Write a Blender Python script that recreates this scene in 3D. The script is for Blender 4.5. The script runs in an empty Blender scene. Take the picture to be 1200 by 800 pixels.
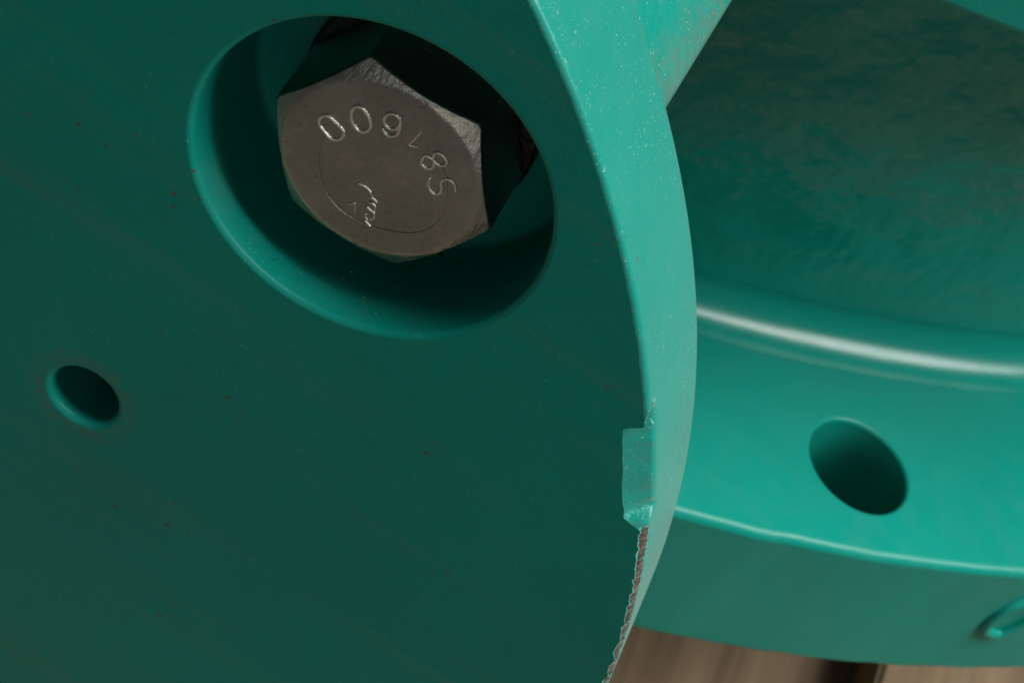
import bpy, bmesh, math, random
from mathutils import Matrix, Vector, noise
random.seed(7)
S = 0.001                       # everything below is laid out in millimetres
sc = bpy.context.scene
COL = sc.collection
PI = math.pi

# ------------------------------------------------------------------ camera
CAM = Vector((4.439, -239.864, 216.998))
R3 = Matrix(((0.84124213, -0.53591572, -0.07145641),
             (0.32574907, 0.60788903, -0.72412601),
             (0.43150808, 0.58588844, 0.68595591)))
F_PX = 2800.0
cd = bpy.data.cameras.new('camera'); cam = bpy.data.objects.new('camera', cd); COL.objects.link(cam)
cam.matrix_world = Matrix.Translation(CAM * S) @ R3.to_4x4()
cd.sensor_width = 36.0; cd.lens = 36.0 * F_PX / 1200.0
cd.clip_start = 0.01; cd.clip_end = 50.0
cd.dof.use_dof = True; cd.dof.focus_distance = 0.335; cd.dof.aperture_fstop = 48.0
sc.camera = cam

# ------------------------------------------------------------------ light: soft overhead hall light, dim surroundings
wd = bpy.data.worlds.new('World'); sc.world = wd; wd.use_nodes = True
bg = wd.node_tree.nodes['Background']
bg.inputs[0].default_value = (0.86, 0.95, 1.0, 1); bg.inputs[1].default_value = 0.08
def area(name, direction, dist, size, power, col, target=(0.05, 0.03, -0.04), size_y=None):
    d = Vector(direction).normalized(); t = Vector(target)
    l = bpy.data.lights.new(name, 'AREA'); l.energy = power; l.color = col
    l.shape = 'RECTANGLE'; l.size = size; l.size_y = size_y or size
    o = bpy.data.objects.new(name, l); COL.objects.link(o)
    xa = Vector((d.z, 0, -d.x)) if abs(d.z) > 0.5 else Vector((-d.y, d.x, 0))      # the lamp's long side lies level
    xa.normalize(); ya = d.cross(xa)
    o.matrix_world = Matrix.Translation(t + d * dist) @ Matrix((xa, ya, d)).transposed().to_4x4()
    return o
area('hall_skylight', (0.44, 0.005, 0.90), 2.2, 2.2, 116.0, (1.0, 0.985, 0.95), size_y=1.0)
area('hall_window', (0.18, -0.93, 0.22), 2.4, 2.0, 6.6, (1.0, 0.97, 0.87), size_y=0.7)
sc.view_settings.view_transform = 'Standard'; sc.view_settings.look = 'None'
sc.view_settings.gamma = 1.0; sc.view_settings.exposure = 0.0; sc.view_settings.use_curve_mapping = False

# ------------------------------------------------------------------ helpers
def ray(px, py):
    return (R3 @ Vector((px - 600, -(py - 400), -F_PX)))
def hit_y(px, py, y):
    d = ray(px, py); return CAM + d * ((y - CAM.y) / d.y)
def on_cyl(px, py, cx, cy, r):            # near hit of a pixel ray with a vertical cylinder
    d = ray(px, py); ox, oy = CAM.x - cx, CAM.y - cy
    a = d.x**2 + d.y**2; b = 2 * (ox * d.x + oy * d.y); c = ox * ox + oy * oy - r * r
    t = (-b - math.sqrt(b * b - 4 * a * c)) / (2 * a); return CAM + d * t

def mesh_obj(name, verts, faces, mat, parent=None, smooth=True, attrs=None, weighted=True, loc=(0, 0, 0), fix=None):
    me = bpy.data.meshes.new(name)
    L = Vector(loc)
    me.from_pydata([tuple((Vector(v) - L) * S) for v in verts], [], faces)
    if fix:
        bm = bmesh.new(); bm.from_mesh(me); bmesh.ops.recalc_face_normals(bm, faces=bm.faces[:])
        big = max(bm.faces, key=lambda q: q.calc_area())
        if big.normal.dot(Vector(fix)) < 0: bmesh.ops.reverse_faces(bm, faces=bm.faces[:])
        bm.to_mesh(me); bm.free()
    me.update()
    if smooth: me.polygons.foreach_set('use_smooth', [True] * len(me.polygons))
    for k, vals in (attrs or {}).items():
        at = me.attributes.new(k, 'FLOAT', 'POINT'); at.data.foreach_set('value', vals)
    me.materials.append(mat)
    o = bpy.data.objects.new(name, me); COL.objects.link(o)
    if parent:
        o.parent = parent; o.location = (L * S) - parent.location
    else:
        o.location = L * S
    if weighted:
        m = o.modifiers.new('normals', 'WEIGHTED_NORMAL'); m.weight = 100; m.keep_sharp = True
    return o
def empty(name, loc, label, cat, group=None):
    o = bpy.data.objects.new(name, None); o.location = Vector(loc) * S; o.empty_display_size = 0.01
    o['label'] = label; o['category'] = cat
    if group: o['group'] = group
    COL.objects.link(o); return o
def sstep(a, b, x):
    x = max(0, min(1, (x - a) / (b - a))); return x * x * (3 - 2 * x)
class MB:
    def __init__(s): s.v = []; s.f = []; s.c = []; s.g = []
    def ring(s, pts, c=0.0):
        i = len(s.v); s.v += [tuple(p) for p in pts]
        s.c += (list(c) if isinstance(c, (list, tuple)) else [c] * len(pts)); return list(range(i, i + len(pts)))
    def bridge(s, a, b, closed=True, flip=False):
        n = len(a)
        for k in range(n if closed else n - 1):
            q = (a[k], a[(k + 1) % n], b[(k + 1) % n], b[k])
            s.f.append(q[::-1] if flip else q)
    def fan(s, a, centre, flip=False):
        i = len(s.v); s.v.append(tuple(centre)); s.c.append(0.0); n = len(a)
        for k in range(n):
            q = (a[k], a[(k + 1) % n], i); s.f.append(q[::-1] if flip else q)
    def fill(s, loops, normal):             # planar face with holes, re-using the loops' vertices
        bm = bmesh.new(); mp = {}; es = []
        for lp in loops:
            vs = []
            for i in lp:
                v = bm.verts.new(s.v[i]); mp[v] = i; vs.append(v)
            for k in range(len(vs)): es.append(bm.edges.new((vs[k], vs[(k + 1) % len(vs)])))
        bmesh.ops.triangle_fill(bm, use_beauty=True, use_dissolve=False, edges=es, normal=normal)
        N = Vector(normal)
        for fc in bm.faces:
            fc.normal_update(); ids = [mp[v] for v in fc.verts]
            if fc.normal.dot(N) < 0: ids.reverse()
            s.f.append(tuple(ids))
        bm.free()

# ------------------------------------------------------------------ materials
def new_mat(name):
    m = bpy.data.materials.new(name); m.use_nodes = True; nt = m.node_tree
    return m, nt, nt.nodes['Principled BSDF']
def N(nt, t, **kw):
    n = nt.nodes.new(t)
    for k, v in kw.items():
        if k.startswith('i_'):
            n.inputs[k[2:].replace('_', ' ')].default_value = v
        else: setattr(n, k, v)
    return n
def ramp(nt, src, stops, interp='LINEAR'):
    r = nt.nodes.new('ShaderNodeValToRGB'); r.color_ramp.interpolation = interp
    e = r.color_ramp.elements
    while len(e) < len(stops): e.new(0.5)
    for k, (p, c) in enumerate(stops):
        e[k].position = p; e[k].color = c if len(c) == 4 else (*c, 1)
    nt.links.new(src, r.inputs[0]); return r.outputs[0]
def g(v): return (v, v, v, 1)
def mix(nt, fac, a, b):
    m = nt.nodes.new('ShaderNodeMix'); m.data_type = 'RGBA'
    for sock, val in ((m.inputs[0], fac), (m.inputs[6], a), (m.inputs[7], b)):
        if hasattr(val, 'links'): nt.links.new(val, sock)
        else: sock.default_value = val
    return m.outputs[2]
def math_n(nt, op, a, b=None, clamp=False):
    m = nt.nodes.new('ShaderNodeMath'); m.operation = op; m.use_clamp = clamp
    for sock, val in ((m.inputs[0], a), (m.inputs[1], b)):
        if val is None: continue
        if hasattr(val, 'links'): nt.links.new(val, sock)
        else: sock.default_value = val
    return m.outputs[0]
def tex(nt, vec, scale, detail=4.0, rough=0.55, dist=0.0):
    n = nt.nodes.new('ShaderNodeTexNoise'); n.inputs['Scale'].default_value = scale
    n.inputs['Detail'].default_value = detail; n.inputs['Roughness'].default_value = rough
    n.inputs['Distortion'].default_value = dist; nt.links.new(vec, n.inputs['Vector']); return n.outputs['Fac']
def stretch(nt, vec, s, rot=(0, 0, 0)):
    m = nt.nodes.new('ShaderNodeMapping'); m.inputs['Scale'].default_value = s; m.inputs['Rotation'].default_value = rot
    nt.links.new(vec, m.inputs[0]); return m.outputs[0]

PAINT = (0.002, 0.225, 0.176, 1)
def paint(name, rough=0.34, dust=0.25, speck=0.5, rust=0.3, peel=(70, 0.25), coat=0.0, grit=0.2, streak=None, spec=0.5, sheen=0.0, streak_amt=0.5):
    m, nt, b = new_mat(name)
    co = nt.nodes.new('ShaderNodeTexCoord').outputs['Object']
    big = tex(nt, co, 18, 4); fine = tex(nt, co, 900, 3); mid = tex(nt, co, 160, 5, 0.65)
    c = mix(nt, ramp(nt, big, [(0.3, g(0)), (0.75, g(1))]), PAINT, (0.004, 0.190, 0.150, 1))
    # thin dust film in clouds
    film = math_n(nt, 'MULTIPLY', ramp(nt, mid, [(0.42, g(0)), (0.8, g(1))]), dust)
    c = mix(nt, film, c, (0.16, 0.17, 0.14, 1))
    # pale dust specks
    sp = ramp(nt, tex(nt, co, 1800, 2, 0.6), [(0.66, g(0)), (0.71, g(1))])
    gate = ramp(nt, tex(nt, co, 60, 3), [(0.42, g(0.15)), (0.62, g(1))])
    sp = math_n(nt, 'MULTIPLY', math_n(nt, 'MULTIPLY', sp, gate), speck)
    c = mix(nt, sp, c, (0.42, 0.52, 0.44, 1))
    # rust and dark spots in small clusters
    v2 = N(nt, 'ShaderNodeTexVoronoi', i_Scale=260.0); nt.links.new(stretch(nt, co, (1, 1, 1.4)), v2.inputs['Vector'])
    wob = math_n(nt, 'ADD', v2.outputs['Distance'], math_n(nt, 'MULTIPLY', tex(nt, co, 700, 2), 0.22))
    rs = ramp(nt, wob, [(0.20, g(1)), (0.27, g(0))])
    gate2 = ramp(nt, tex(nt, co, 33, 4, 0.6), [(0.555, g(0)), (0.62, g(1))])
    rs = math_n(nt, 'MULTIPLY', math_n(nt, 'MULTIPLY', rs, gate2), rust)
    c = mix(nt, rs, c, (0.085, 0.05, 0.026, 1))
    if streak:                                  # scuffed dirt running one way
        st = tex(nt, stretch(nt, co, streak), 60, 5, 0.7)
        c = mix(nt, math_n(nt, 'MULTIPLY', ramp(nt, st, [(0.52, g(0)), (0.72, g(1))]), streak_amt), c, (0.13, 0.15, 0.12, 1))
    ga = N(nt, 'ShaderNodeAttribute', attribute_name='grime').outputs['Fac']
    gf = math_n(nt, 'MULTIPLY', ga, ramp(nt, tex(nt, co, 420, 5, 0.7), [(0.36, g(0)), (0.62, g(1))]), True)
    c = mix(nt, gf, c, (0.095, 0.115, 0.088, 1))
    # chipped edge: bare rusty steel in the middle, broken pale paint round it
    at = N(nt, 'ShaderNodeAttribute', attribute_name='chip').outputs['Fac']
    ch = math_n(nt, 'MULTIPLY', at, math_n(nt, 'ADD', math_n(nt, 'MULTIPLY', tex(nt, co, 700, 4, 0.7), 1.5), 0.25))
    pale = ramp(nt, ch, [(0.36, g(0)), (0.46, g(1))])
    bare = ramp(nt, ch, [(0.52, g(0)), (0.60, g(1))])
    brown = mix(nt, ramp(nt, tex(nt, co, 1500, 3), [(0.4, g(0)), (0.65, g(1))]), (0.022, 0.014, 0.009, 1), (0.10, 0.075, 0.048, 1))
    c = mix(nt, pale, c, (0.012, 0.33, 0.27, 1)); c = mix(nt, bare, c, brown)
    nt.links.new(c, b.inputs['Base Color'])
    r = math_n(nt, 'ADD', math_n(nt, 'MULTIPLY', mid, 0.12), rough - 0.05)
    r = math_n(nt, 'ADD', r, math_n(nt, 'MULTIPLY', film, 0.5)); r = math_n(nt, 'ADD', r, math_n(nt, 'MULTIPLY', pale, 0.25), True)
    r = math_n(nt, 'ADD', r, math_n(nt, 'MULTIPLY', N(nt, 'ShaderNodeAttribute', attribute_name='even').outputs['Fac'], 0.08))
    nt.links.new(r, b.inputs['Roughness'])
    b.inputs['Specular IOR Level'].default_value = spec
    b.inputs['Sheen Weight'].default_value = sheen; b.inputs['Sheen Roughness'].default_value = 0.35
    b.inputs['Coat Weight'].default_value = coat; b.inputs['Coat Roughness'].default_value = 0.12
    ev = math_n(nt, 'SUBTRACT', 1.0, N(nt, 'ShaderNodeAttribute', attribute_name='even').outputs['Fac'])
    h = math_n(nt, 'MULTIPLY', math_n(nt, 'MULTIPLY', tex(nt, co, peel[0], 3, 0.5), peel[1]), ev)
    h = math_n(nt, 'ADD', h, math_n(nt, 'MULTIPLY', fine, grit * 0.06))
    h = math_n(nt, 'ADD', h, math_n(nt, 'MULTIPLY', sp, 0.05))
    h = math_n(nt, 'SUBTRACT', h, math_n(nt, 'MULTIPLY', math_n(nt, 'MULTIPLY', pale, tex(nt, co, 800, 4)), 0.25))
    bp = N(nt, 'ShaderNodeBump', i_Strength=1.0, i_Distance=0.001); nt.links.new(h, bp.inputs['Height'])
    nt.links.new(bp.outputs[0], b.inputs['Normal'])
    return m
M_FACE = paint('paint_machined_face', streak=(0.12, 1, 2.2), streak_amt=0.16, rough=0.36, spec=0.13, dust=0.03, speck=0.24, rust=0.75, peel=(120, 0.06), grit=0.5)
M_RIM = paint('paint_rim', rough=0.32, sheen=0.4, dust=0.05, speck=0.7, rust=0.35, peel=(260, 0.12), grit=0.8)
M_CAST = paint('paint_cast', rough=0.33, dust=0.10, speck=0.8, rust=0.3, peel=(190, 0.35), grit=0.6, streak=(1.2, 0.25, 1.2))
M_GLOSS = paint('paint_gloss', rough=0.17, spec=0.36, dust=0.0, speck=0.0, rust=0.0, peel=(65, 1.9), grit=0.0)
M_FLANGE = paint('paint_flange', rough=0.32, spec=0.18, dust=0.05, speck=0.1, rust=0.25, peel=(80, 0.12), grit=0.15)

def steel(name, dark=1.0):
    m, nt, b = new_mat(name)
    co = nt.nodes.new('ShaderNodeTexCoord').outputs['Object']
    br = tex(nt, stretch(nt, co, (1, 1, 0.22), (0, 0.55, 0)), 1500, 4, 0.6)
    pit = tex(nt, co, 650, 5, 0.7); big = tex(nt, co, 90, 4, 0.6)
    c = mix(nt, ramp(nt, big, [(0.35, g(0)), (0.7, g(1))]), (0.27 * dark, 0.27 * dark, 0.245 * dark, 1), (0.36 * dark, 0.355 * dark, 0.32 * dark, 1))
    c = mix(nt, ramp(nt, pit, [(0.62, g(0)), (0.72, g(0.8))]), c, (0.10, 0.085, 0.065, 1))
    nt.links.new(c, b.inputs['Base Color'])
    b.inputs['Metallic'].default_value = 1.0
    nt.links.new(math_n(nt, 'ADD', math_n(nt, 'MULTIPLY', pit, 0.3), 0.2), b.inputs['Roughness'])
    h = math_n(nt, 'ADD', math_n(nt, 'MULTIPLY', br, 0.11), math_n(nt, 'MULTIPLY', pit, 0.13))
    bp = N(nt, 'ShaderNodeBump', i_Strength=1.0, i_Distance=0.001); nt.links.new(h, bp.inputs['Height'])
    nt.links.new(bp.outputs[0], b.inputs['Normal'])
    return m
M_STEEL = steel('zinc_steel', 1.12); M_STAMP = steel('stamp_highlight_steel', 2.4); M_WASHER = steel('washer_steel', 0.22)  # stamped strokes get a paler steel: their highlight is put into the colour

def wood(name, a, bcol):
    m, nt, b = new_mat(name)
    co = nt.nodes.new('ShaderNodeTexCoord').outputs['Object']
    oi = nt.nodes.new('ShaderNodeObjectInfo').outputs['Random']
    ad = nt.nodes.new('ShaderNodeVectorMath'); ad.operation = 'ADD'; nt.links.new(co, ad.inputs[0])
    cx = nt.nodes.new('ShaderNodeCombineXYZ'); nt.links.new(math_n(nt, 'MULTIPLY', oi, 7.0), cx.inputs[1]); nt.links.new(cx.outputs[0], ad.inputs[1])
    gr = tex(nt, stretch(nt, ad.outputs[0], (1, 0.06, 1)), 130, 6, 0.62, 0.6); bl = tex(nt, ad.outputs[0], 14, 4)
    c = mix(nt, ramp(nt, gr, [(0.3, g(0)), (0.7, g(1))]), a, bcol)
    c = mix(nt, ramp(nt, bl, [(0.45, g(0)), (0.75, g(0.5))]), c, (0.10, 0.075, 0.05, 1))
    nt.links.new(c, b.inputs['Base Color']); b.inputs['Roughness'].default_value = 0.75
    bp = N(nt, 'ShaderNodeBump', i_Strength=0.6, i_Distance=0.001); nt.links.new(gr, bp.inputs['Height']); nt.links.new(bp.outputs[0], b.inputs['Normal'])
    return m
M_WOOD = wood('pallet_wood', (0.14, 0.092, 0.052, 1), (0.29, 0.205, 0.12, 1))
M_WOOD2 = wood('pallet_wood_low', (0.16, 0.11, 0.07, 1), (0.22, 0.155, 0.10, 1))

# ------------------------------------------------------------------ ground and pallet
ZP = -290.0
gm, gnt, gb = new_mat('concrete')
gco = gnt.nodes.new('ShaderNodeTexCoord').outputs['Object']
gnt.links.new(mix(gnt, tex(gnt, gco, 9, 6), (0.05, 0.049, 0.045, 1), (0.08, 0.077, 0.07, 1)), gb.inputs['Base Color'])
gb.inputs['Roughness'].default_value = 0.85
gr = mesh_obj('ground', [(-4000, -4000, ZP - 140), (4000, -4000, ZP - 140), (4000, 4000, ZP - 140), (-4000, 4000, ZP - 140)], [(0, 1, 2, 3)], gm, smooth=False, weighted=False)
gr['kind'] = 'structure'
pal = empty('wooden_pallet', (0, 300, ZP), 'brown wooden pallet of parallel boards under the green casting', 'pallet')
def box_obj(name, x0, x1, y0, y1, z0, z1, mat, parent):
    bm = bmesh.new(); bmesh.ops.create_cube(bm, size=1.0)
    for v in bm.verts:
        v.co = Vector(((x1 - x0) * v.co.x, (y1 - y0) * v.co.y, (z1 - z0) * v.co.z)) * S
    bmesh.ops.bevel(bm, geom=bm.edges[:], offset=1.5 * S, segments=2, affect='EDGES')
    me = bpy.data.meshes.new(name); bm.to_mesh(me); bm.free(); me.materials.append(mat)
    o = bpy.data.objects.new(name, me); COL.objects.link(o); o.parent = parent
    o.location = Vector(((x0 + x1) / 2, (y0 + y1) / 2, (z0 + z1) / 2)) * S - parent.location
    return o
x = 203.8
while x < 620:
    box_obj('board', x, x + 118, -190, 900, ZP - 22, ZP + random.uniform(-.6, .3), M_WOOD, pal); x += 118 + 28
x = 175.8
while x > -700:
    box_obj('board', x - 118, x, -190, 900, ZP - 22, ZP + random.uniform(-.6, .3), M_WOOD, pal); x -= 118 + 28
for y in (-180, 215, 780):
    box_obj('stringer', -700, 620, y, y + 100, ZP - 118, ZP - 22.4, M_WOOD2, pal)
for y in (-180, 215, 780):
    box_obj('bottom_board', -700, 620, y, y + 100, ZP - 139.5, ZP - 118.4, M_WOOD2, pal)

# ------------------------------------------------------------------ round housing with two flanges (vertical axis)
AX, AY, ZF = -63.98, 416.13, -90.23
RF, RN, TF, HUP = 374.55, 320.5, 37.54, 120.5
RU = 368.5
hous = empty('flanged_housing', (AX, AY, ZF - TF), 'round glossy teal green cast housing with a drilled bolt flange behind the disc', 'machine housing')
def angs(lo, hi, fine, coarse):
    out = []; t = -180.0
    while t < 180 - 1e-6:
        out.append(math.radians(t)); t += fine if lo <= t < hi else coarse
    return out
TH = angs(-95, -35, 0.5, 3.0)
def circ(r, z, jit=None):
    return [(AX + (r + (jit[k] if jit else 0)) * math.cos(t), AY + (r + (jit[k] if jit else 0)) * math.sin(t), z) for k, t in enumerate(TH)]
def edge_jit(amp, sc_, seed):
    return [amp * (noise.noise(Vector((math.cos(t) * sc_, math.sin(t) * sc_, seed)))) for t in TH]
def arc(c_r, c_z, rad, a0, a1, n):        # profile arc
    return [(c_r + rad * math.cos(math.radians(a0 + (a1 - a0) * k / n)), c_z + rad * math.sin(math.radians(a0 + (a1 - a0) * k / n))) for k in range(n + 1)]
# lower flange: top sheet with bolt holes, convex rounded edge, rim
mb = MB()
E1 = 2.0
rim_prof = arc(RF - E1, ZF - E1, E1, 90, 0, 6) + [(RF, ZF - TF + 2.2)] + arc(RF - .8, ZF - TF + .8, .8, 0, -90, 3)
rings = []
for k, (r, z) in enumerate(rim_prof):
    j = edge_jit(0.35, 60, 1.0 if k < 7 else 5.0)
    chip = 0.0
    if k >= 8:
        chip = [max(0.0, min(1.0, 4.0 * (noise.noise(Vector((math.cos(t) * 34, math.sin(t) * 34, 9.0))) - 0.02))) * (0.85 if k in (9, 10, 11) else 0.45) for t in TH]
    rings.append(mb.ring(circ(r, z, j), chip))
for a, b in zip(rings, rings[1:]): mb.bridge(a, b, flip=True)
inner = mb.ring(circ(RN + 6, ZF))
hx, hy, HR = 108.545 - AX, 107.889 - AY, 11.0
hb, ht = math.hypot(hx, hy), math.atan2(hy, hx)
loops = [rings[0], inner[::-1]]
HF = 0.9
for q in range(-3, 4):
    t = ht + q * 2 * PI / 16
    if q < -2: continue
    cx, cy = AX + hb * math.cos(t), AY + hb * math.sin(t)
    prev = None
    for kk, (r, z) in enumerate([(HR + HF * (1 - math.sin(math.radians(a))), ZF - HF * (1 - math.cos(math.radians(a)))) for a in (0, 20, 45, 70, 90)] + [(HR, ZF - TF + .5), (HR, ZF - TF)]):
        rg = mb.ring([(cx + r * math.cos(2 * PI * i / 64), cy + r * math.sin(2 * PI * i / 64), z) for i in range(64)])
        if prev: mb.bridge(prev, rg)
        else: loops.append(rg[::-1])
        prev = rg
mb.fill(loops, (0, 0, 1))
bi = mb.ring(circ(RN + 6, ZF - TF)); mb.bridge(rings[-1], bi, flip=True)
mesh_obj('lower_flange', mb.v, mb.f, M_FLANGE, hous, attrs={'chip': mb.c}, loc=(AX, AY, ZF), fix=(0, 0, 1))
# body wall with a concave fillet onto the flange and under the upper flange
mb = MB()
FR = 9.0
prof = arc(RN + FR, ZF + FR + .05, FR, 270, 180, 20) 
prof += [(RN - 0.5 * k, ZF + FR + 14 * k) for k in range(1, 7)]
prof += arc(RN - 3 + 5, ZF + HUP - 5, 5, 180, 90, 5)
prev = None
for r, z in prof:
    rg = mb.ring(circ(r, z), 0.93 * (1 - sstep(ZF + FR * .6, ZF + FR * 1.6, z)))
    if prev: mb.bridge(prev, rg)
    prev = rg
mesh_obj('body_wall', mb.v, mb.f, M_GLOSS, hous, attrs={'even': mb.c}, loc=(AX, AY, ZF))
# upper flange
mb = MB(); zu = ZF + HUP
prof = [(RN, zu)] + arc(RU - 1.6, zu + 1.6, 1.6, -90, 0, 5) + arc(RU - 2, zu + TF - 2, 2, 0, 90, 5) + [(RN - 60, zu + TF), (RN - 64, zu + TF + 16), (1, zu + TF + 40)]
prev = None
for r, z in prof:
    rg = mb.ring(circ(r, z))
    if prev: mb.bridge(prev, rg)
    prev = rg
mb.fan(prev, (AX, AY, zu + TF + 40))
mesh_obj('upper_flange', mb.v, mb.f, M_FLANGE, hous, loc=(AX, AY, zu))
# raised casting mark on the lower flange rim (its left loop is in view)
def tube(mb, pts, rad, normal_fn, seg=8, closed=False, squash=1.0):
    n = len(pts); prev = None; first = None
    for k in range(n):
        p = Vector(pts[k]); a = Vector(pts[(k - 1) % n] if (closed or k) else pts[k]); b = Vector(pts[(k + 1) % n] if (closed or k < n - 1) else pts[k])
        t = (b - a).normalized(); nn = normal_fn(p); sdir = t.cross(nn).normalized()
        r = rad(k / max(1, n - 1)) if callable(rad) else rad
        rg = mb.ring([p + sdir * (r * math.cos(2 * PI * i / seg)) + nn * (r * squash * math.sin(2 * PI * i / seg)) for i in range(seg)])
        if prev: mb.bridge(prev, rg)
        else: first = rg
        prev = rg
    if closed: mb.bridge(prev, first)
    else:
        mb.fan(first, pts[0], flip=True); mb.fan(prev, pts[-1])
def smooth_path(pts, n=6, closed=False):
    P = [Vector(p) for p in pts]; out = []; m = len(P)
    for k in range(m if closed else m - 1):
        p0, p1, p2, p3 = (P[(k - 1) % m] if closed or k else P[0]), P[k], P[(k + 1) % m], (P[(k + 2) % m] if closed or k + 2 < m else P[-1])
        for i in range(n):
            t = i / n
            out.append(0.5 * ((2 * p1) + (p2 - p0) * t + (2 * p0 - 5 * p1 + 4 * p2 - p3) * t * t + (3 * p1 - p0 - 3 * p2 + p3) * t ** 3))
    if not closed: out.append(P[-1])
    return out
mb = MB()
lp = [on_cyl(px, py, AX, AY, RF) for px, py in ((1154, 737), (1160, 727), (1176, 715), (1193, 707), (1212, 702), (1226, 704), (1224, 714), (1206, 724), (1186, 735), (1168, 742))]
tube(mb, smooth_path(lp, 5, True), 1.45, lambda p: Vector((p.x - AX, p.y - AY, 0)).normalized(), 10, True, 0.9)
mesh_obj('raised_mark', mb.v, mb.f, M_FLANGE, hous, loc=lp[0])

# ------------------------------------------------------------------ disc flange with its barrel (axis along y)
PX, PZ, PR, PT = -100.665, -100.986, 176.894, 27.9
disc = empty('disc_flange', (PX, 0, PZ - PR), 'thick dark green painted steel disc with a chipped edge and a recessed bolt', 'flange')
TH2 = []
t = -180.0
while t < 180 - 1e-6:
    TH2.append(math.radians(t)); t += 0.08 if 10 <= t < 35 else (0.35 if -40 <= t < 75 else 2.0)
def nz(t, s, seed): return noise.noise(Vector((t * s, seed, seed * 1.7)))
def edge_prof(t, a=0.0):
    """(radial cut, depth cut, notch weight, chip weight) of the front edge at angle t (deg)"""
    w_n = sstep(24.25, 25.1, t + 0.12 * nz(t, 3, 2) - 0.5 * a) * (1 - sstep(30.6, 31.05, t + 0.1 * nz(t, 4, 5) - 1.3 * a))
    w_c = (1 - sstep(24.3, 24.9, t)) * sstep(11.5, 13.5, t)
    base = 1.0 + 0.12 * nz(t, 1.3, 1)
    cr = base * (1 - w_n) + w_n * (4.25 + 0.18 * nz(t, 1.2, 3) - 0.5 * sstep(27, 25, t))
    cy = base * (1 - w_n) + w_n * (2.3 + 0.35 * nz(t, 1.6, 4) + 1.1 * sstep(27.2, 25.0, t))
    wide = sstep(13, 22, t)
    cr += w_c * (-0.25 + 0.3 * wide + 0.5 * nz(t, 1.7, 7) + 0.3 * nz(t, 3.1, 12) + 0.1 * nz(t, 7, 8)); cy += w_c * (-0.1 + 0.9 * wide + 0.5 * nz(t, 1.3, 9) + 0.3 * nz(t, 2.7, 13) + 0.1 * nz(t, 9, 10))
    return max(.3, cr), max(.3, cy), w_n, w_c
EP = [edge_prof(math.degrees(t)) for t in TH2]
NF = 6
mb = MB(); face = MB()
rings = []
for k in range(NF + 1):
    a = k / NF; pts = []; chip = []
    for t in TH2:
        dg = math.degrees(t); cr, cy, wn, wc = edge_prof(dg, a)
        # rounded corner, straight facet where the notch or chip is
        rr = PR - cr * (1 - math.sin(a * PI / 2)); yy = cy * (1 - math.cos(a * PI / 2))
        fl = max(wn, 0.75 * wc)
        r2 = PR - cr * (1 - a); y2 = cy * a
        rr = rr * (1 - fl) + r2 * fl; yy = yy * (1 - fl) + y2 * fl
        rough_end = wn * (sstep(26.1, 25.2, dg))
        wob = (0.30 * nz(dg, 18, 20 + k) ) * (max(wc, rough_end) if 0 < k < NF else 0)
        rr -= abs(wob); yy += wob * .5
        pts.append((PX + rr * math.cos(t), yy, PZ + rr * math.sin(t)))
        bell = math.sin(a * PI) ** 0.6 if 0 < k < NF else 0.0
        cv = wc * (0.95 * bell + 0.28 * (k in (0, NF)))
        cv = max(cv, rough_end * 0.42 * (1 if k < NF else 0.3))
        if 30.65 < dg - 1.3 * a < 31.1: cv = max(cv, 0.95 if 0 < k < NF else 0.5)
        chip.append(cv)
    rings.append(mb.ring(pts, chip))
for a, b in zip(rings, rings[1:]): mb.bridge(a, b, flip=True)
# rim, slightly barrelled, rounded back edge
BR = 5.0
for (dr, y) in ((0.0, 4.5), (0.0, 9), (0.0, 16), (-0.05, PT - BR)):
    rings.append(mb.ring([(PX + (PR + dr) * math.cos(t), max(y, e[1] + 1.2), PZ + (PR + dr) * math.sin(t)) for t, e in zip(TH2, EP)]))
    mb.bridge(rings[-2], rings[-1], flip=True)
for k in range(1, 7):
    a = k / 6 * PI / 2
    rings.append(mb.ring([(PX + (PR - BR + BR * math.cos(a)) * math.cos(t), PT - BR + BR * math.sin(a), PZ + (PR - BR + BR * math.cos(a)) * math.sin(t)) for t in TH2]))
    mb.bridge(rings[-2], rings[-1], flip=True)
RB = 120.0
rings.append(mb.ring([(PX + (RB - 4) * math.cos(t), PT, PZ + (RB - 4) * math.sin(t)) for t in TH2])); mb.bridge(rings[-2], rings[-1], flip=True)
mesh_obj('rim', mb.v, mb.f, M_RIM, disc, attrs={'chip': mb.c}, loc=(PX, 0, PZ))
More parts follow.
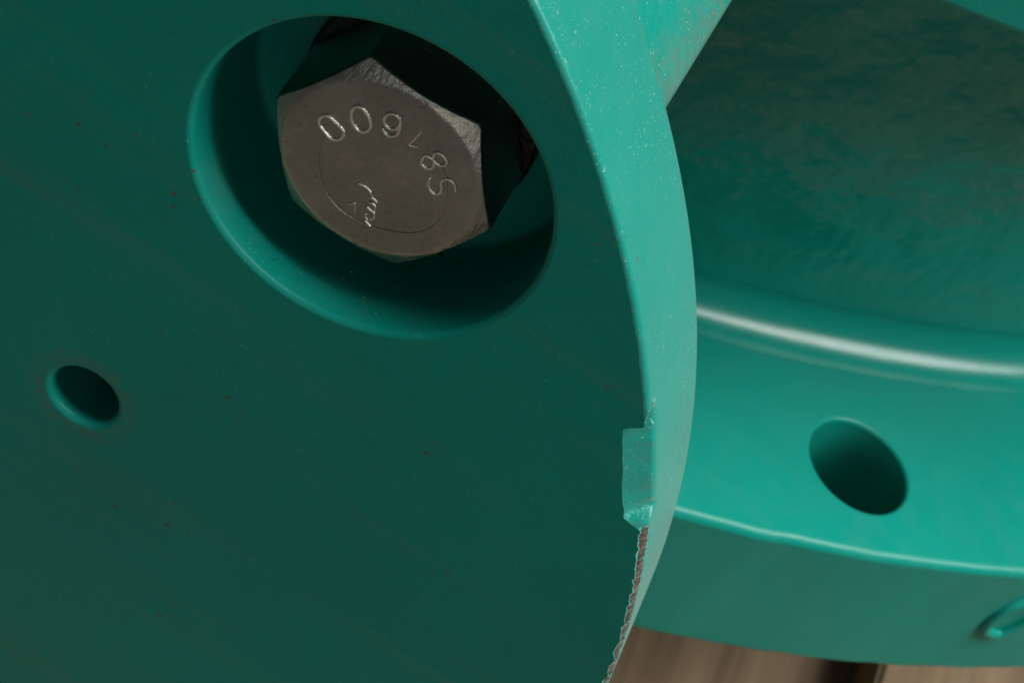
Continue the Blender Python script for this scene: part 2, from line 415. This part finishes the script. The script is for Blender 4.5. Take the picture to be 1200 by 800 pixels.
# front face with the counterbore and the small hole
i0 = face.ring([mb.v[i] for i in rings[0]], [mb.c[i] for i in rings[0]])
i1 = face.ring([(PX + (PR - e[0] - 0.7 - 0.3 * nz(math.degrees(t), 9, 3)) * math.cos(t), 0.0, PZ + (PR - e[0] - 0.7 - 0.3 * nz(math.degrees(t), 9, 3)) * math.sin(t)) for t, e in zip(TH2, EP)])
face.bridge(i0, i1, flip=True)
loops = [i1]
GR = {}
def bore(cx, cz, rfun, fil, depth, nseg, halo=()):
    prev = None
    for dr, gv in halo:                     # rings on the face round the hole that carry settled dirt
        rg = face.ring([(cx + (rfun(2 * PI * i / nseg) + dr) * math.cos(2 * PI * i / nseg), 0.0, cz + (rfun(2 * PI * i / nseg) + dr) * math.sin(2 * PI * i / nseg)) for i in range(nseg)])
        for i in rg: GR[i] = gv
        if prev: face.bridge(prev, rg, flip=True)
        else: loops.append(rg)
        prev = rg
    prof = [(fil * (1 - math.sin(math.radians(a))), fil * (1 - math.cos(math.radians(a)))) for a in (0, 12, 25, 40, 55, 70, 82, 90)]
    prof += [(0, depth * .3), (0, depth - 1.6), (-0.25, depth - 0.7), (-0.7, depth - 0.25), (-1.6, depth)]
    for dr, y in prof:
        rg = face.ring([(cx + (rfun(2 * PI * i / nseg) + dr) * math.cos(2 * PI * i / nseg), y, cz + (rfun(2 * PI * i / nseg) + dr) * math.sin(2 * PI * i / nseg)) for i in range(nseg)])
        if prev: face.bridge(prev, rg, flip=True)
        elif not halo: loops.append(rg)
        if halo and y == 0 and dr > 0:
            for i in rg: GR[i] = halo[-1][1]
        prev = rg
    face.fan(prev, (cx, depth, cz), flip=True)
bore(0, 0, lambda t: 25.985 - .177 * math.cos(t) + .024 * math.sin(t) - .052 * math.cos(2 * t) + .274 * math.sin(2 * t) - 0.15, 1.0, 22.33, 256)
bore(-20.2, -69.0, lambda t: 5.55, 1.15, 20.0, 96, ((4.6, 0.0), (2.4, 0.38)))
face.fill(loops, (0, -1, 0))
mesh_obj('front_face', face.v, face.f, M_FACE, disc, attrs={'chip': face.c, 'grime': [GR.get(i, 0.0) for i in range(len(face.v))]}, loc=(PX, 0, PZ), fix=(0, -1, 0))
# barrel behind the disc, flared into its back
mb = MB(); prev = None
FB = 14.0
prof = [(RB + FB - FB * math.cos(math.radians(a)) , PT - .4 + FB * (1 - math.sin(math.radians(a)))) for a in range(90, -1, -10)]
prof = [(RB + FB * (1 - math.cos(math.radians(a))), PT - 0.4 + FB * (1 - math.sin(math.radians(a)))) for a in range(90, -1, -10)]
prof += [(RB, PT + FB + 6 + 12 * k) for k in range(8)]
for r, y in prof:
    rg = mb.ring([(PX + r * math.cos(t), y, PZ + r * math.sin(t)) for t in TH2])
    if prev: mb.bridge(prev, rg, flip=True)
    prev = rg
mesh_obj('barrel', mb.v, mb.f, M_CAST, disc, loc=(PX, PT, PZ))

# loose grit lying on the lower wall of the counterbore
def plain(name, col, rough=0.8):
    m, nt, b = new_mat(name); b.inputs['Base Color'].default_value = (*col, 1); b.inputs['Roughness'].default_value = rough; return m
for nm, col, cnt, mx in (('grit', (0.03, 0.026, 0.02), 120, 0.26), ('pale_grit', (0.30, 0.31, 0.27), 45, 0.2)):
    gmb = MB()
    for _ in range(cnt):
        ph = math.radians(random.gauss(-52, 17)); yy = abs(random.gauss(0, 6)) + 2.0
        if yy > 20: continue
        rr = 25.6; sz = random.uniform(0.07, mx) * random.uniform(.5, 1); c0 = Vector((rr * math.cos(ph), yy, rr * math.sin(ph)))
        inw = Vector((-math.cos(ph), 0, -math.sin(ph))); ta = Vector((-math.sin(ph), 0, math.cos(ph))); al = Vector((0, 1, 0)); ro = random.uniform(0, 6.3)
        el = random.uniform(.6, 1.9)
        ids = gmb.ring([c0 + ta * (sz * el * math.cos(ro + q * 2.1)) + al * (sz * math.sin(ro + q * 2.1)) for q in range(3)])
        gmb.fan(ids, c0 + inw * sz)
    go = mesh_obj(nm, gmb.v, gmb.f, plain(nm, col), disc, smooth=False, weighted=False, loc=(0, 5, -25)); go['kind'] = 'stuff'
# arm that carries the disc: a sector of the same radius running back from the rim
mb = MB(); prev = None
RA, RI, CR = PR - 0.25, 150.0, 2.2
for y in (PT - 9, PT + 2, PT + 14, PT + 28, PT + 45, PT + 65, PT + 90):
    t0 = 42.45 - 0.0225 * (y - PT); prof = []
    prof += [(RI, t0)]
    for k in range(7):
        a = k / 6 * PI / 2
        prof.append((RA - CR + CR * math.sin(a), t0 + math.degrees((CR - CR * math.cos(a)) / RA)))
    t = t0 + 2.0
    while t < 140: prof.append((RA, t)); t += 0.8 if t < 80 else 2.0
    prof += [(RA, 140.0), (RI, 140.0), (RI, 110.0), (RI, 80.0)]
    while len(prof) < 999 and prev and len(prof) < len(prev): prof.append(prof[-1])
    if prev: prof = prof[:len(prev)]
    rg = mb.ring([(PX + r * math.cos(math.radians(t)), y, PZ + r * math.sin(math.radians(t))) for r, t in prof], [0.75 * (1 - sstep(t0 + 0.8, t0 + 4.0, t)) for r, t in prof])
    if prev: mb.bridge(prev, rg)
    prev = rg
mesh_obj('arm', mb.v, mb.f, M_CAST, disc, attrs={'grime': mb.c}, loc=(PX, PT, PZ), fix=(0, 0, 1))

# ------------------------------------------------------------------ hex bolt in the counterbore
YF = 3.65                                   # head face depth below the disc face
bolt = empty('hex_bolt', (0, 22.33, 0), 'dull steel hex bolt with stamped numbers in the round recess', 'bolt')
AF, RCH = 15.0, 14.2
mb = MB(); NB = 240; prev = None
def hexr(t, af=AF):
    a = (math.degrees(t) - 0.0 + 30) % 60 - 30
    rr = af / math.cos(math.radians(30 - abs(a)))          # corner at 0, 60, ...
    cr = 17.05
    return min(rr, cr + (rr - cr) * 0.35) if rr > cr else rr
head_rot = math.radians(1.0)
def hp(t, fr, y): return None
ROWS = []
for r in (3, 6, 9, 12, 13.2): ROWS.append(('c', r, 0.0))
ROWS += [('c', RCH - .5, 0.005), ('c', RCH, 0.03), ('c', RCH + .35, 0.16)]
ROWS += [('h', f, None) for f in (0.33, 0.66, 0.93, 1.0)]
ROWS += [('s', 0.10, 0.35), ('s', 0.0, 0.9), ('s', 0.0, 14.6), ('s', 0.6, 15.3)]
for kind, p, q in ROWS:
    pts = []
    for i in range(NB):
        t = 2 * PI * i / NB; H = hexr(t); T = t + head_rot
        top = lambda r: max(0.0, (r - RCH) * 0.56)
        if kind == 'c': r = min(p, H - .05); y = q if p <= RCH else top(r)
        elif kind == 'h': r0 = RCH + .35; r = r0 + (H - 0.22 - r0) * p; y = top(r)
        else: r = H - p if p < .5 else H - p; y = (top(H - .22) + q) if q < 2 else q
        wear = 0.10 * noise.noise(Vector((r * math.cos(T) * .9, r * math.sin(T) * .9, 3))) if (kind == 'h' or (kind == 's' and q < 2)) else 0
        pts.append((r * math.cos(T), YF + y + wear, r * math.sin(T)))
    rg = mb.ring(pts)
    if prev is None: mb.fan(rg, (0, YF, 0))
    else: mb.bridge(prev, rg, flip=True)
    prev = rg
head = mesh_obj('head', mb.v, mb.f, M_STEEL, bolt, loc=(0, YF + 8, 0))
mb = MB(); prev = None
for r, y in [(10.5, 19.0), (16.9, 19.0), (17.5, 19.2), (17.7, 19.7), (17.7, 22.4)]:
    rg = mb.ring([(r * math.cos(2 * PI * i / 96), y, r * math.sin(2 * PI * i / 96)) for i in range(96)])
    if prev: mb.bridge(prev, rg, flip=True)
    prev = rg
mesh_obj('washer', mb.v, mb.f, M_WASHER, bolt, loc=(0, 20, 0))
NY = lambda p: Vector((0, -1, 0))
def stamp(name, strokes, rad, sq=1.0, mat=None):
    mb = MB()
    for pts, closed in strokes:
        P = [hit_y(px, py, YF - 0.06) for px, py in pts]
        tube(mb, smooth_path(P, 5, closed) if len(P) > 2 else P, rad, NY, 8, closed, sq)
    o = mesh_obj(name, mb.v, mb.f, mat or M_STAMP, None, loc=mb.v[0])
    o.parent = head; o.location = o.location - (head.location + bolt.location)
    return o
A_ = lambda L: [(360 + x / 10, 100 + y / 10) for x, y in L]
B_ = lambda L: [(430 + x / 6.15, 110 + y / 6.15) for x, y in L]
C_ = lambda L: [(380 + x / 8, 190 + y / 8) for x, y in L]
D_ = lambda L: [(300 + x / 2.58, 20 + y / 2.58) for x, y in L]
stamp('stamped_digit', [(A_([(190, 355), (260, 370), (330, 430), (400, 500), (435, 555), (410, 610), (340, 640), (270, 615), (210, 550), (150, 470), (145, 400)]), True)], 0.26)
stamp('stamped_digit', [(A_([(570, 250), (640, 268), (700, 330), (740, 420), (748, 485), (710, 530), (650, 545), (590, 520), (540, 450), (520, 370), (530, 290)]), True)], 0.26)
stamp('stamped_digit', [(A_([(960, 335), (1030, 345), (1085, 390), (1095, 440), (1060, 500), (1000, 520), (940, 490), (905, 430), (915, 370)]), True), (A_([(1095, 440), (1085, 520), (1045, 585), (980, 600), (920, 570), (885, 505)]), False)], 0.23)
stamp('stamped_digit', [(B_([(392, 272), (345, 325), (298, 372)]), False), (B_([(300, 370), (330, 378), (365, 388)]), False)], 0.13, 0.6)
stamp('stamped_digit', [(B_([(490, 430), (530, 432), (565, 465), (577, 500), (545, 520), (505, 505), (480, 470)]), True), (B_([(415, 450), (450, 455), (485, 485), (475, 530), (440, 540), (405, 520), (393, 490)]), True)], 0.22)
stamp('stamped_letter', [(B_([(640, 705), (635, 660), (605, 625), (560, 615), (535, 640), (540, 680), (525, 715), (490, 722), (455, 690), (445, 640), (455, 605)]), False)], 0.22)
stamp('stamped_digit', [(C_([(320, 200), (380, 230), (430, 275), (440, 310)]), False), (C_([(440, 330), (470, 352), (495, 380)]), False), (C_([(415, 380), (455, 392), (482, 425), (470, 445)]), False), (C_([(400, 420), (425, 445), (468, 480), (462, 525), (430, 540)]), False), (C_([(395, 480), (385, 510), (405, 545)]), False), (C_([(380, 550), (405, 575), (435, 605)]), False)], 0.16, 0.8)
stamp('stamped_stroke', [(C_([(210, 392), (250, 395), (287, 378)]), False), (C_([(292, 385), (290, 430), (284, 478)]), False)], 0.12, 0.6)
stamp('scribed_ring', [(D_([(212, 340), (197, 375), (190, 410), (195, 480), (220, 545), (270, 595), (340, 630), (430, 652), (500, 650), (550, 620), (570, 580), (578, 520), (565, 462), (535, 425)]), False)], 0.075, 0.7, M_STEEL)
